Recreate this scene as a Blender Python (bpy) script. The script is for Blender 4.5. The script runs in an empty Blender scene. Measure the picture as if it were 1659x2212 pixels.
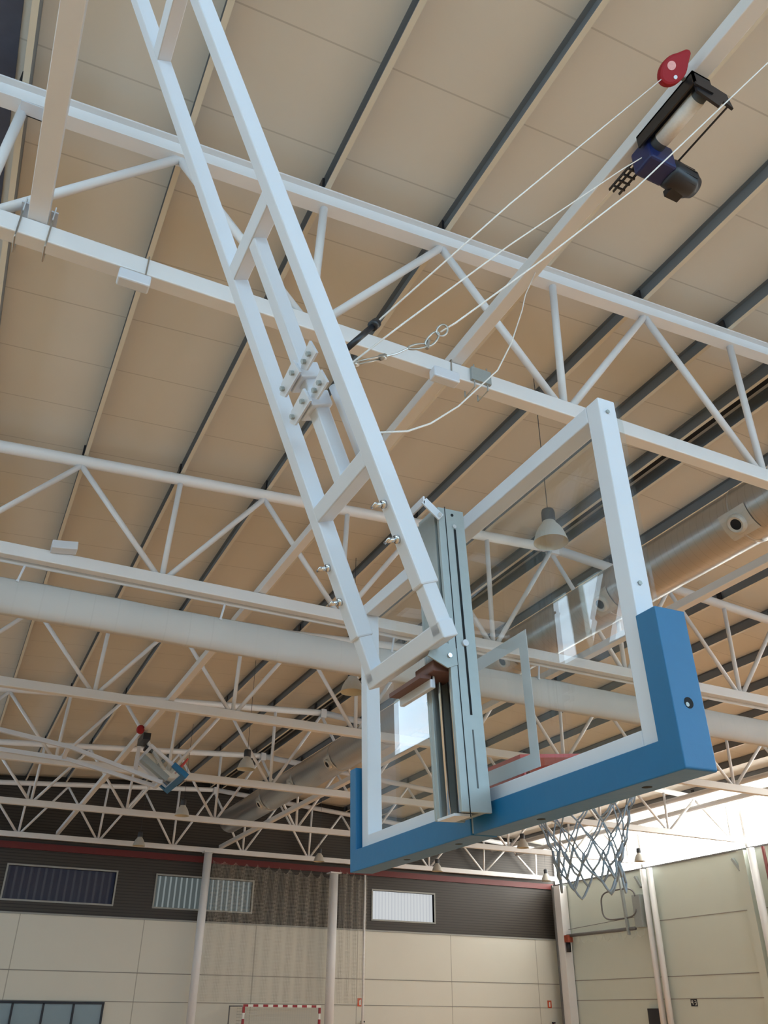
import bpy, bmesh, math, random
from mathutils import Vector, Matrix
random.seed(7)
PI = math.pi
V = Vector
scene = bpy.context.scene
COL = scene.collection

# ------------------------------------------------------------------ camera
cam_data = bpy.data.cameras.new('camera')
cam = bpy.data.objects.new('camera', cam_data)
COL.objects.link(cam)
yaw, pitch, roll = 0.44616, 0.53701, 0.0098
fwd = V((math.sin(yaw)*math.cos(pitch), math.cos(yaw)*math.cos(pitch), math.sin(pitch)))
rt = V((math.cos(yaw), -math.sin(yaw), 0))
up = rt.cross(fwd)
rt2 = rt*math.cos(roll) + up*math.sin(roll)
up2 = up*math.cos(roll) - rt*math.sin(roll)
m = Matrix(((rt2.x, up2.x, -fwd.x, 0), (rt2.y, up2.y, -fwd.y, 0), (rt2.z, up2.z, -fwd.z, 1.73), (0, 0, 0, 1)))
cam.matrix_world = m
cam_data.sensor_fit = 'VERTICAL'
cam_data.sensor_height = 36.0
cam_data.lens = 1825.2/2212*36
cam_data.clip_end = 300
scene.camera = cam

# ------------------------------------------------------------------ world, exposure
w = bpy.data.worlds.new('world'); scene.world = w; w.use_nodes = True
w.node_tree.nodes['Background'].inputs[0].default_value = (0.75, 0.85, 1, 1)
w.node_tree.nodes['Background'].inputs[1].default_value = 1.0
vs = scene.view_settings
vs.view_transform = 'Standard'; vs.look = 'None'; vs.gamma = 1; vs.use_curve_mapping = False
vs.exposure = 0.15
CLERE_R = 11.0      # daylight through the strip windows of the right wall
CLERE_L = 5.0       # and of the left wall
NEAR_W = 6.0        # big windows of the wall behind the camera
try:
    scene.cycles.use_denoising = True
    scene.cycles.max_bounces = 8
    scene.cycles.diffuse_bounces = 5
    scene.cycles.transparent_max_bounces = 24
    scene.cycles.sample_clamp_indirect = 4.0
except Exception:
    pass

# ------------------------------------------------------------------ materials
def mat(name, col, rough=0.5, metal=0.0, noise=0.0, nscale=8.0, bump=0.0, spec=0.5, emit=None, estr=0.0):
    m = bpy.data.materials.new(name); m.use_nodes = True
    nt = m.node_tree; b = nt.nodes['Principled BSDF']
    b.inputs['Base Color'].default_value = (*col, 1)
    b.inputs['Roughness'].default_value = rough
    b.inputs['Metallic'].default_value = metal
    b.inputs['Specular IOR Level'].default_value = spec
    if emit:
        b.inputs['Emission Color'].default_value = (*emit, 1)
        b.inputs['Emission Strength'].default_value = estr
    if noise or bump:
        tc = nt.nodes.new('ShaderNodeTexCoord')
        n = nt.nodes.new('ShaderNodeTexNoise'); n.inputs['Scale'].default_value = nscale
        n.inputs['Detail'].default_value = 4
        nt.links.new(tc.outputs['Object'], n.inputs['Vector'])
        if noise:
            mx = nt.nodes.new('ShaderNodeMix'); mx.data_type = 'RGBA'
            mx.inputs['A'].default_value = (*[max(0, c*(1-noise)) for c in col], 1)
            mx.inputs['B'].default_value = (*[min(1, c*(1+noise)) for c in col], 1)
            nt.links.new(n.outputs['Fac'], mx.inputs['Factor'])
            nt.links.new(mx.outputs['Result'], b.inputs['Base Color'])
        if bump:
            bp = nt.nodes.new('ShaderNodeBump'); bp.inputs['Strength'].default_value = bump
            bp.inputs['Distance'].default_value = 0.01
            nt.links.new(n.outputs['Fac'], bp.inputs['Height'])
            nt.links.new(bp.outputs['Normal'], b.inputs['Normal'])
    return m

def lines_mat(name, col, linecol, axis, period, width, offset=0.0, rough=0.6, noise=0.06, axis2=None, period2=1, width2=0.01, offset2=0.0):
    """flat sheet with thin joints every `period` metres along a world axis"""
    m = mat(name, col, rough)
    nt = m.node_tree; b = nt.nodes['Principled BSDF']
    g = nt.nodes.new('ShaderNodeNewGeometry'); sp = nt.nodes.new('ShaderNodeSeparateXYZ')
    nt.links.new(g.outputs['Position'], sp.inputs[0])
    def joint(ax, per, wd, off):
        a = nt.nodes.new('ShaderNodeMath'); a.operation = 'ADD'; a.inputs[1].default_value = off + 1000*per
        nt.links.new(sp.outputs[ax], a.inputs[0])
        mo = nt.nodes.new('ShaderNodeMath'); mo.operation = 'MODULO'; mo.inputs[1].default_value = per
        nt.links.new(a.outputs[0], mo.inputs[0])
        lt = nt.nodes.new('ShaderNodeMath'); lt.operation = 'LESS_THAN'; lt.inputs[1].default_value = wd
        nt.links.new(mo.outputs[0], lt.inputs[0])
        return lt
    j = joint(axis, period, width, offset)
    if axis2 is not None:
        j2 = joint(axis2, period2, width2, offset2)
        mxm = nt.nodes.new('ShaderNodeMath'); mxm.operation = 'MAXIMUM'
        nt.links.new(j.outputs[0], mxm.inputs[0]); nt.links.new(j2.outputs[0], mxm.inputs[1]); j = mxm
    n = nt.nodes.new('ShaderNodeTexNoise'); n.inputs['Scale'].default_value = 0.8; n.inputs['Detail'].default_value = 5
    nt.links.new(g.outputs['Position'], n.inputs['Vector'])
    mx0 = nt.nodes.new('ShaderNodeMix'); mx0.data_type = 'RGBA'
    mx0.inputs['A'].default_value = (*[c*(1-noise) for c in col], 1)
    mx0.inputs['B'].default_value = (*[min(1, c*(1+noise)) for c in col], 1)
    nt.links.new(n.outputs['Fac'], mx0.inputs['Factor'])
    mx = nt.nodes.new('ShaderNodeMix'); mx.data_type = 'RGBA'
    nt.links.new(j.outputs[0], mx.inputs['Factor'])
    nt.links.new(mx0.outputs['Result'], mx.inputs['A'])
    mx.inputs['B'].default_value = (*linecol, 1)
    nt.links.new(mx.outputs['Result'], b.inputs['Base Color'])
    return m

WHITE = mat('white_paint', (0.66, 0.695, 0.76), 0.38, noise=0.03, nscale=3)
WHITE2 = mat('white_truss_paint', (0.76, 0.76, 0.77), 0.45, noise=0.04, nscale=2)
GREYP = mat('grey_hammered_paint', (0.36, 0.40, 0.40), 0.42, metal=0.25, noise=0.08, nscale=30)
GREYD = mat('dark_grey_recess', (0.10, 0.11, 0.115), 0.55, noise=0.1, nscale=20)
CHROME = mat('polished_steel', (0.75, 0.76, 0.78), 0.2, metal=1.0, noise=0.03)
BLUE = mat('blue_padding_vinyl', (0.006, 0.135, 0.31), 0.45, noise=0.06, nscale=18, bump=0.12)
DARKHOLE = mat('dark_hole', (0.01, 0.012, 0.015), 0.9, noise=0.1)
RED = mat('red_paint', (0.30, 0.001, 0.008), 0.7, noise=0.08)
RIMRED = mat('red_rim_paint', (0.55, 0.06, 0.05), 0.4, noise=0.05)
BLACKM = mat('black_machine', (0.012, 0.012, 0.016), 0.4, noise=0.2)
NAVYM = mat('navy_gearbox', (0.01, 0.018, 0.09), 0.4, noise=0.2)
BROWNSHADE = mat('brown_shaded_steel', (0.15, 0.07, 0.055), 0.6, noise=0.1)  # carriage and bracket metal, brown shading put into the colour
PURLIN = mat('shaded_purlin_web', (0.17, 0.18, 0.19), 0.6, noise=0.08, nscale=1.5)  # purlin steel with the shade on its side put into the colour
PURLINF = mat('lit_purlin_flange', (0.66, 0.60, 0.48), 0.5, noise=0.05, nscale=1.5)  # same steel, paler because light from below is put into the colour
DUCT = lines_mat('galvanised_duct', (0.50, 0.50, 0.49), (0.44, 0.44, 0.43), 'Y', 0.14, 0.012, rough=0.3, noise=0.06)
DUCT.node_tree.nodes['Principled BSDF'].inputs['Metallic'].default_value = 0.85
ROPE = mat('white_rope', (0.75, 0.72, 0.68), 0.8, noise=0.1, nscale=60)
STEELROPE = mat('steel_link', (0.45, 0.42, 0.38), 0.35, metal=0.8, noise=0.1)
NETM = mat('net_cord', (0.30, 0.33, 0.36), 0.8, noise=0.15, nscale=80)
STRIPE = mat('white_glass_marking', (0.72, 0.73, 0.78), 0.6, noise=0.02)
LAMPM = mat('lamp_spun_metal', (0.55, 0.54, 0.50), 0.45, metal=0.2, noise=0.05)
LAMPIN = mat('lamp_reflector', (0.62, 0.56, 0.42), 0.4, noise=0.05)
LAMPCAP = mat('lamp_housing', (0.045, 0.05, 0.06), 0.6, noise=0.1)
CURTF = lines_mat('folded_curtain_fabric', (0.54, 0.53, 0.51), (0.52, 0.51, 0.49), 'X', 0.37, 0.02, rough=0.9, noise=0.1)
ROOF = lines_mat('roof_panel', (0.70, 0.67, 0.60), (0.54, 0.51, 0.45), 'Y', 1.15, 0.018, 0.15, rough=0.75, noise=0.04)
WALLP = lines_mat('wall_panel', (0.66, 0.65, 0.58), (0.40, 0.39, 0.34), 'X', 4.6, 0.035, -7.5+4.6*2, rough=0.8, noise=0.03, axis2='Z', period2=20, width2=0.03, offset2=-3.02)
WALLR = mat('right_wall_panel', (0.62, 0.68, 0.62), 0.8, noise=0.03, nscale=1)
JOINT = mat('panel_joint', (0.30, 0.29, 0.26), 0.8, noise=0.05)
SHEET = lines_mat('dark_ribbed_sheet', (0.045, 0.037, 0.030), (0.02, 0.016, 0.013), 'Z', 0.11, 0.03, rough=0.5, noise=0.1)
SHEET.node_tree.nodes['Principled BSDF'].inputs['Specular IOR Level'].default_value = 0.4
REDTRIM = mat('red_flashing', (0.12, 0.006, 0.005), 0.5, noise=0.1)
DARKSTRIP = mat('dark_ridge_gap', (0.02, 0.02, 0.022), 0.8, noise=0.2)
NAVYSTRIP = mat('dark_blue_gutter', (0.07, 0.078, 0.115), 0.6, noise=0.2)
FLOORM = lines_mat('orange_wood_floor', (0.88, 0.52, 0.27), (0.5, 0.28, 0.13), 'X', 0.6, 0.008, rough=0.35, noise=0.12, axis2='Y', period2=1.8, width2=0.008)
ALU = mat('window_frame', (0.30, 0.31, 0.29), 0.5, noise=0.05)
DARKFR = mat('dark_door_frame', (0.01, 0.011, 0.02), 0.5, noise=0.1)
DOORGL = mat('grey_blue_glazing', (0.20, 0.27, 0.31), 0.25, noise=0.08, nscale=2)
SIGNRED = mat('fire_sign_red', (0.6, 0.10, 0.04), 0.6, noise=0.05)
SIGNWH = mat('sign_white', (0.8, 0.8, 0.75), 0.6, noise=0.03)
GOALRED = mat('goal_red', (0.28, 0.01, 0.02), 0.5, noise=0.05)
GREYBAR = mat('grey_bar', (0.14, 0.14, 0.14), 0.6, noise=0.05)

def light_mat(name, col, strength):
    m = mat(name, (0.8, 0.8, 0.8), 0.5, noise=0.0, emit=col, estr=strength)
    return m
PANE_R = light_mat('daylight_pane_right', (1.0, 0.99, 0.93), CLERE_R)
PANE_L = light_mat('daylight_pane_left', (0.62, 0.82, 1.0), CLERE_L)
PANE_N = light_mat('daylight_pane_near', (0.48, 0.75, 1.0), NEAR_W)

def slat_pane(name, colA, colB, strength, period):
    """frosted window with vertical blind slats, lit from outside"""
    m = mat(name, (0.02, 0.02, 0.025), 0.6)
    nt = m.node_tree; b = nt.nodes['Principled BSDF']
    g = nt.nodes.new('ShaderNodeNewGeometry'); sp = nt.nodes.new('ShaderNodeSeparateXYZ')
    nt.links.new(g.outputs['Position'], sp.inputs[0])
    mo = nt.nodes.new('ShaderNodeMath'); mo.operation = 'MODULO'; mo.inputs[1].default_value = period
    nt.links.new(sp.outputs['X'], mo.inputs[0])
    lt = nt.nodes.new('ShaderNodeMath'); lt.operation = 'LESS_THAN'; lt.inputs[1].default_value = period*0.3
    nt.links.new(mo.outputs[0], lt.inputs[0])
    mx = nt.nodes.new('ShaderNodeMix'); mx.data_type = 'RGBA'
    mx.inputs['A'].default_value = (*colA, 1); mx.inputs['B'].default_value = (*colB, 1)
    nt.links.new(lt.outputs[0], mx.inputs['Factor'])
    nt.links.new(mx.outputs['Result'], b.inputs['Emission Color'])
    b.inputs['Emission Strength'].default_value = strength
    return m
PANE_DARK = slat_pane('dark_blind', (0.004, 0.006, 0.02), (0.03, 0.033, 0.045), 0.45, 0.27)
PANE_MID = slat_pane('grey_blind', (0.07, 0.09, 0.09), (0.24, 0.28, 0.28), 0.65, 0.22)
PANE_BRI = slat_pane('bright_blind', (0.80, 0.84, 0.86), (0.66, 0.70, 0.75), 0.62, 0.16)

def glass_mat(name, tint=(0.93, 0.95, 0.95), ior=1.52):
    m = bpy.data.materials.new(name); m.use_nodes = True
    nt = m.node_tree; nt.nodes.clear()
    o = nt.nodes.new('ShaderNodeOutputMaterial'); tr = nt.nodes.new('ShaderNodeBsdfTransparent')
    gl = nt.nodes.new('ShaderNodeBsdfGlossy'); gl.inputs['Roughness'].default_value = 0.0
    lw = nt.nodes.new('ShaderNodeLayerWeight'); lw.inputs['Blend'].default_value = 0.5
    pw = nt.nodes.new('ShaderNodeMath'); pw.operation = 'POWER'; pw.inputs[1].default_value = 5.0
    nt.links.new(lw.outputs['Facing'], pw.inputs[0])
    fr = nt.nodes.new('ShaderNodeMath'); fr.operation = 'MULTIPLY_ADD'; fr.inputs[1].default_value = 0.93; fr.inputs[2].default_value = 0.045
    nt.links.new(pw.outputs[0], fr.inputs[0])
    mx = nt.nodes.new('ShaderNodeMixShader')
    tr.inputs[0].default_value = (*tint, 1); gl.inputs[0].default_value = (1, 1, 1, 1)
    nt.links.new(fr.outputs[0], mx.inputs[0]); nt.links.new(tr.outputs[0], mx.inputs[1]); nt.links.new(gl.outputs[0], mx.inputs[2])
    nt.links.new(mx.outputs[0], o.inputs[0])
    return m
GLASS = glass_mat('backboard_glass')

def mesh_fabric(name, col, alpha, period):
    """fine netting: cords with open holes between"""
    m = mat(name, col, 0.9)
    nt = m.node_tree; b = nt.nodes['Principled BSDF']
    g = nt.nodes.new('ShaderNodeNewGeometry'); sp = nt.nodes.new('ShaderNodeSeparateXYZ')
    nt.links.new(g.outputs['Position'], sp.inputs[0])
    outs = []
    for ax in ('X', 'Z'):
        mo = nt.nodes.new('ShaderNodeMath'); mo.operation = 'MODULO'; mo.inputs[1].default_value = period
        nt.links.new(sp.outputs[ax], mo.inputs[0])
        lt = nt.nodes.new('ShaderNodeMath'); lt.operation = 'LESS_THAN'; lt.inputs[1].default_value = period*alpha
        nt.links.new(mo.outputs[0], lt.inputs[0]); outs.append(lt)
    mxm = nt.nodes.new('ShaderNodeMath'); mxm.operation = 'MAXIMUM'
    nt.links.new(outs[0].outputs[0], mxm.inputs[0]); nt.links.new(outs[1].outputs[0], mxm.inputs[1])
    nt.links.new(mxm.outputs[0], b.inputs['Alpha'])
    return m
NETCURT = mesh_fabric('net_curtain_mesh', (0.50, 0.46, 0.38), 0.10, 0.05)
GOALNET = mesh_fabric('goal_net_mesh', (0.6, 0.6, 0.55), 0.12, 0.10)

# ------------------------------------------------------------------ mesh helpers
XF = None   # rigid placement applied to a group of parts (the board leans a little)
class MB:
    def __init__(s): s.v = []; s.f = []
    def add(s, vs, fs):
        k = len(s.v); s.v += [tuple(p) for p in vs]; s.f += [tuple(i+k for i in f) for f in fs]; return s
    def box(s, x0, x1, y0, y1, z0, z1):
        return s.add([(x0,y0,z0),(x1,y0,z0),(x1,y1,z0),(x0,y1,z0),(x0,y0,z1),(x1,y0,z1),(x1,y1,z1),(x0,y1,z1)],
                     [(0,3,2,1),(4,5,6,7),(0,1,5,4),(1,2,6,5),(2,3,7,6),(3,0,4,7)])
    def obox(s, o, a, b, c):
        """box from corner o with edge vectors a, b, c"""
        o, a, b, c = V(o), V(a), V(b), V(c)
        if a.cross(b).dot(c) < 0: a, b = b, a
        return s.add([o, o+a, o+a+b, o+b, o+c, o+a+c, o+a+b+c, o+b+c],
                     [(0,3,2,1),(4,5,6,7),(0,1,5,4),(1,2,6,5),(2,3,7,6),(3,0,4,7)])
    def beam(s, p0, p1, w, h, up=(0,0,1)):
        p0, p1 = V(p0), V(p1); d = (p1-p0).normalized(); sd = d.cross(V(up)).normalized(); u = sd.cross(d)
        return s.obox(p0 - sd*w/2 - u*h/2, sd*w, u*h, p1-p0)
    def cyl(s, p0, p1, r, n=12, r2=None, caps=True):
        p0, p1 = V(p0), V(p1); d = (p1-p0).normalized()
        a = d.orthogonal().normalized(); b = d.cross(a); r2 = r if r2 is None else r2
        vs = [p0 + (a*math.cos(2*PI*i/n) + b*math.sin(2*PI*i/n))*r for i in range(n)] + \
             [p1 + (a*math.cos(2*PI*i/n) + b*math.sin(2*PI*i/n))*r2 for i in range(n)]
        fs = [(i, (i+1) % n, n+(i+1) % n, n+i) for i in range(n)]
        if caps: fs += [tuple(range(n-1, -1, -1)), tuple(range(n, 2*n))]
        return s.add(vs, fs)
    def lathe(s, prof, c=(0,0,0), ax=(0,0,1), n=24):
        c, d = V(c), V(ax).normalized(); a = d.orthogonal().normalized(); b = d.cross(a)
        vs = []; fs = []
        for r, h in prof:
            vs += [c + d*h + (a*math.cos(2*PI*i/n) + b*math.sin(2*PI*i/n))*max(r, 1e-4) for i in range(n)]
        for k in range(len(prof)-1):
            for i in range(n):
                fs.append((k*n+i, k*n+(i+1) % n, (k+1)*n+(i+1) % n, (k+1)*n+i))
        return s.add(vs, fs)
    def tube(s, pts, r, n=8, closed=False):
        pts = [V(p) for p in pts]; N = len(pts); vs = []; fs = []
        prev = None
        for k in range(N):
            if closed: d = (pts[(k+1) % N] - pts[k-1]).normalized()
            else: d = (pts[min(k+1, N-1)] - pts[max(k-1, 0)]).normalized()
            a = d.orthogonal().normalized() if prev is None else (prev - d*prev.dot(d)).normalized()
            prev = a; b = d.cross(a)
            vs += [pts[k] + (a*math.cos(2*PI*i/n) + b*math.sin(2*PI*i/n))*r for i in range(n)]
        M = N if closed else N-1
        for k in range(M):
            k2 = (k+1) % N
            for i in range(n): fs.append((k*n+i, k*n+(i+1) % n, k2*n+(i+1) % n, k2*n+i))
        if not closed: fs += [tuple(range(n-1, -1, -1)), tuple((N-1)*n+i for i in range(n))]
        return s.add(vs, fs)
    def extrude(s, poly, vec):
        """closed polygon (list of 3-D points) swept along vec"""
        poly = [V(p) for p in poly]; n = len(poly); vec = V(vec)
        nrm = V((0,0,0))
        for i in range(n): nrm += poly[i].cross(poly[(i+1) % n])
        if nrm.dot(vec) > 0: poly.reverse()
        vs = poly + [p+vec for p in poly]
        fs = [tuple(range(n)), tuple(range(2*n-1, n-1, -1))] + [((i+1) % n, i, n+i, n+(i+1) % n) for i in range(n)]
        return s.add(vs, fs)
    def build(s, name, material, parent=None, smooth=False, bevel=0.0):
        me = bpy.data.meshes.new(name)
        if XF is not None and not getattr(s, 'done', False): s.v = [tuple(XF(V(p))) for p in s.v]
        if parent is not None and parent.get('_o'):
            o0 = V(parent['_o']); vv = [tuple(V(p)-o0) for p in s.v]
        else: vv = s.v
        me.from_pydata(vv, [], s.f); me.update()
        me.materials.append(material)
        ob = bpy.data.objects.new(name, me); COL.objects.link(ob)
        if smooth:
            for p in me.polygons: p.use_smooth = True
        if bevel:
            md = ob.modifiers.new('bevel', 'BEVEL'); md.width = bevel; md.segments = 2; md.limit_method = 'ANGLE'
        if parent is not None:
            ob.parent = parent
            if parent.get('_o'): ob['_o'] = (0.0, 0.0, 0.0); del ob['_o']
        return ob

def thing(name, label, cat, loc=(0, 0, 0), group=None):
    o = bpy.data.objects.new(name, None); COL.objects.link(o)
    o.location = loc; o.empty_display_size = 0.2
    o['label'] = label; o['category'] = cat
    if group: o['group'] = group
    o['_o'] = tuple(loc)
    return o
def tag(o, label, cat, group=None):
    o['label'] = label; o['category'] = cat
    if group: o['group'] = group
    return o
def struct(mb, name, m, **k):
    o = mb.build(name, m, **k); o['kind'] = 'structure'; return o
def sub(mb, name, material, part, **k):
    """sub-part: vertices are given in world space, part sits at its thing's origin"""
    if XF is not None: mb.v = [tuple(XF(V(p))) for p in mb.v]
    mb.done = True
    th = part.parent
    if th is not None and th.get('_o'):
        o0 = V(th['_o']); mb.v = [tuple(V(p)-o0) for p in mb.v]
    return mb.build(name, material, part, **k)
def lean(deg, c, d=(0, 0, 0)):
    R = Matrix.Rotation(math.radians(deg), 3, 'Y'); c = V(c); d = V(d)
    return lambda p: R @ (p-c) + c + d
def dup(root, loc, label):
    r = root.copy(); COL.objects.link(r); r.location = loc; r['label'] = label; r['_o'] = tuple(loc)
    for ch in list(root.children):
        c = ch.copy(); COL.objects.link(c); c.parent = r
        for g in ch.children:
            d = g.copy(); COL.objects.link(d); d.parent = c
    return r

# ------------------------------------------------------------------ the hall
XL, XR, YN, YF = -6.2, 27.2, -9.0, 37.15
RX = 9.72                                   # ridge
def ztop(x): return 10.10 - 0.07*abs(x-RX)  # top of the truss top chords
def zroof(x): return ztop(x) + 0.25         # underside of the roof sheet

struct(MB().box(XL-0.3, XR+0.3, YN-0.3, YF+0.3, -0.2, 0), 'floor', FLOORM)
b = MB()
for (xa, xb) in ((XL-0.3, RX-0.16), (RX+0.16, XR+0.3)):
    za, zb = zroof(xa), zroof(xb)
    b.add([(xa,YN-.3,za),(xb,YN-.3,zb),(xb,YF+.3,zb),(xa,YF+.3,za),(xa,YN-.3,za+.08),(xb,YN-.3,zb+.08),(xb,YF+.3,zb+.08),(xa,YF+.3,za+.08)],
          [(0,3,2,1),(4,5,6,7),(0,1,5,4),(1,2,6,5),(2,3,7,6),(3,0,4,7)])
struct(b, 'ceiling', ROOF)
struct(MB().box(RX-0.17, RX+0.17, YN-.3, YF+.3, zroof(RX)-0.035, zroof(RX)+0.1), 'trim_1', DARKSTRIP)
def slab(x0, x1, drop, th):
    return MB().add([(x0,YN,zroof(x0)-drop-th),(x1,YN,zroof(x1)-drop-th),(x1,YF,zroof(x1)-drop-th),(x0,YF,zroof(x0)-drop-th),
                     (x0,YN,zroof(x0)-drop),(x1,YN,zroof(x1)-drop),(x1,YF,zroof(x1)-drop),(x0,YF,zroof(x0)-drop)],
                    [(0,3,2,1),(4,5,6,7),(0,1,5,4),(1,2,6,5),(2,3,7,6),(3,0,4,7)])
struct(slab(-2.5, -1.16, 0.0, 0.01), 'trim_2', NAVYSTRIP)

# far wall: pale panels below, dark ribbed sheet above up to the gable
ZS = 4.88
WIN = [(2.15, 6.17), (7.8, 11.82), (17.4, 20.5)]
WZ0, WZ1 = 5.35, 6.51
bm = MB().box(XL-.3, XR+.3, YF, YF+.3, 0, ZS)
struct(bm, 'wall_far', WALLP)
bm = MB()
xs = [XL-.3] + [c for wn in WIN for c in wn] + [XR+.3]
for i in range(0, len(xs), 2): bm.box(xs[i], xs[i+1], YF+.02, YF+.3, ZS, 7.55)
for a, c in WIN:
    bm.box(a, c, YF+.02, YF+.3, ZS, WZ0); bm.box(a, c, YF+.02, YF+.3, WZ1, 7.55)
bm.extrude([(XL-.3, YF+.02, 7.55), (XR+.3, YF+.02, 7.55), (XR+.3, YF+.02, zroof(XR+.3)), (RX, YF+.02, zroof(RX)+.1), (XL-.3, YF+.02, zroof(XL-.3))], (0, .28, 0))
struct(bm, 'wall_far_gable', SHEET)
struct(MB().box(XL, XR, YF-.06, YF+.02, 7.10, 7.34), 'trim_3', REDTRIM)
struct(MB().box(XL, XR, YF-.03, YF+.0, ZS-.02, ZS+.04), 'trim_4', ALU)
for i, ((a, c), pm) in enumerate(zip(WIN, (PANE_DARK, PANE_MID, PANE_BRI))):
    pane = struct(MB().box(a, c, YF+.16, YF+.2, WZ0, WZ1), 'window_%d' % (i+1), pm)
    fr = MB()
    t = 0.06
    fr.box(a-t, c+t, YF-.02, YF+.16, WZ0-t, WZ0); fr.box(a-t, c+t, YF-.02, YF+.16, WZ1, WZ1+t)
    fr.box(a-t, a, YF-.02, YF+.16, WZ0, WZ1); fr.box(c, c+t, YF-.02, YF+.16, WZ0, WZ1)
    fr.build('window_frame', ALU, pane)
# thin horizontal joints of the pale panels
struct(MB().box(XL, XR, YF-.012, YF, 3.015, 3.045).box(XL, XR, YF-.012, YF, 2.065, 2.09), 'trim_5', JOINT)

# right wall: panels up to 7.25 m, then the strip of daylight windows
struct(MB().box(XR, XR+.3, YN-.3, YF, 0, 7.25), 'wall_right', WALLR)
jb = MB()
for z in (5.18, 3.14, 2.36): jb.box(XR-.012, XR, YN, 30.0 if z > 5 else YF, z, z+.03)
struct(jb, 'trim_6', JOINT)
struct(MB().box(XR-.05, XR+.3, YN-.3, YF, 7.25, 7.31), 'trim_7', GREYBAR)
YB = [-9.0, -0.3, 5.95, 12.3, 18.5, 24.7, 30.6, 37.1]
for i in range(len(YB)-1):
    pane = struct(MB().box(XR+.1, XR+.14, YB[i]+.06, YB[i+1]-.06, 7.31, zroof(XR)-.12), 'window_%d' % (i+4), PANE_R)
    MB().box(XR+.02, XR+.2, YB[i]-.06, YB[i]+.06, 7.31, zroof(XR)-.1).build('window_frame', WHITE2, pane)
struct(MB().box(XR-.02, XR+.3, YN-.3, YF, zroof(XR)-.12, zroof(XR)+.02), 'trim_8', WHITE2)

# left wall with the same strip of windows
struct(MB().box(XL-.3, XL, YN-.3, YF, 0, 6.65), 'wall_left', WALLR)
YL = [(-8.6, -3.2), (-2.6, 2.6), (3.2, 6.2), (6.9, 9.0), (9.6, 10.95), (11.3, 13.1), (16.2, 19.75), (23.5, 30.0), (30.6, 36.6)]
lw = MB(); prev = YN-.3
ZLt = zroof(XL)
for a, c in YL:
    lw.box(XL-.3, XL, prev, a, 6.65, ZLt); lw.box(XL-.3, XL, a, c, 8.0, ZLt); prev = c
lw.box(XL-.3, XL, prev, YF, 6.65, ZLt)
struct(lw, 'wall_left_upper', WALLR)
for i, (a, c) in enumerate(YL):
    pane = struct(MB().box(XL-.16, XL-.12, a, c, 6.65, 8.0), 'window_%d' % (i+12), PANE_L)
    MB().box(XL-.1, XL-.04, a, c, 6.65, 6.71).build('window_frame', ALU, pane)

# wall behind the camera with tall windows
nw = MB()
NW = [(-5.0, -1.0), (0.0, 4.5), (5.5, 10.0), (11.0, 15.5), (16.5, 21.0)]
prev = XL-.3
for a, c in NW:
    nw.box(prev, a, YN-.3, YN, 0, 8.4); nw.box(a, c, YN-.3, YN, 0, 4.4); nw.box(a, c, YN-.3, YN, 8.0, 8.4); prev = c
nw.box(prev, XR+.3, YN-.3, YN, 0, 8.4)
nw.extrude([(XL-.3, YN-.3, 8.4), (XR+.3, YN-.3, 8.4), (XR+.3, YN-.3, zroof(XR+.3)), (RX, YN-.3, zroof(RX)+.1), (XL-.3, YN-.3, zroof(XL-.3))], (0, .3, 0))
struct(nw, 'wall_near', WALLR)
for i, (a, c) in enumerate(NW):
    pane = struct(MB().box(a, c, YN-.2, YN-.16, 4.4, 8.0), 'window_%d' % (i+21), PANE_N)
    MB().box((a+c)/2-.03, (a+c)/2+.03, YN-.16, YN-.08, 4.4, 8.0).build('window_frame', ALU, pane)

# glazed doors, bottom left of the far wall
dp = struct(MB().box(1.1, 6.40, YF-.05, YF-.03, 0, 2.0), 'door_1', DOORGL)
fr = MB().box(1.0, 6.46, YF-.1, YF-.02, 1.98, 2.06)
for x in (1.05, 2.2, 3.28, 4.33, 5.38, 6.42): fr.box(x-.035, x+.035, YF-.1, YF-.02, 0, 2.0)
fr.build('door_frame', DARKFR, dp)
# dark switch cabinet door on the right wall
tag(MB().box(XR-.2, XR-.005, 30.43, 31.2, 0, 2.05).build('electrical_cabinet', DARKFR, bevel=.01), 'tall dark cabinet against the right wall below the double pipes', 'cabinet')

# ------------------------------------------------------------------ roof purlins
def purlin(x, label):
    z = ztop(x) + 0.005; h = 0.24; f = 0.06; t = 0.006
    o = thing('roof_purlin', label, 'purlin', (x, YN, z), 'steel roof purlins')
    # C section open towards -X, web on the +X side; the lower flange is its own strip with light put into its colour
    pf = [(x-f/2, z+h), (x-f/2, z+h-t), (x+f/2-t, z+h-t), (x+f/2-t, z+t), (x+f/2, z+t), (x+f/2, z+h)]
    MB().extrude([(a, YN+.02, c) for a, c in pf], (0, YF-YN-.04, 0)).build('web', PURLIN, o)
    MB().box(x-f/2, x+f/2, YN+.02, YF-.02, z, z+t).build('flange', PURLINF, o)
    for y in (5.95, 12.3, 18.5, 24.7, 30.6, 36.7):
        MB().box(x-.06, x-.05+.02, y-.06, y+.06, z+t, z+.17).build('cleat', BLACKM, o)
names = ['first', 'second', 'third', 'fourth', 'fifth', 'sixth', 'seventh', 'eighth', 'ninth', 'tenth', 'eleventh']
for k, x in enumerate((9.50, 8.12, 6.60, 5.04, 3.60, 2.08, 0.52, -1.03, -2.6, -4.2)):
    if x > -2: purlin(x, 'grey steel roof purlin, %s one left of the dark ridge gap' % names[k])
for k, x in enumerate((10.0, 11.3, 12.82, 14.3, 15.85, 17.4, 18.9, 20.45, 22.0, 23.5, 25.0)):
    purlin(x, 'grey steel roof purlin, %s one right of the dark ridge gap' % names[k])

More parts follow.
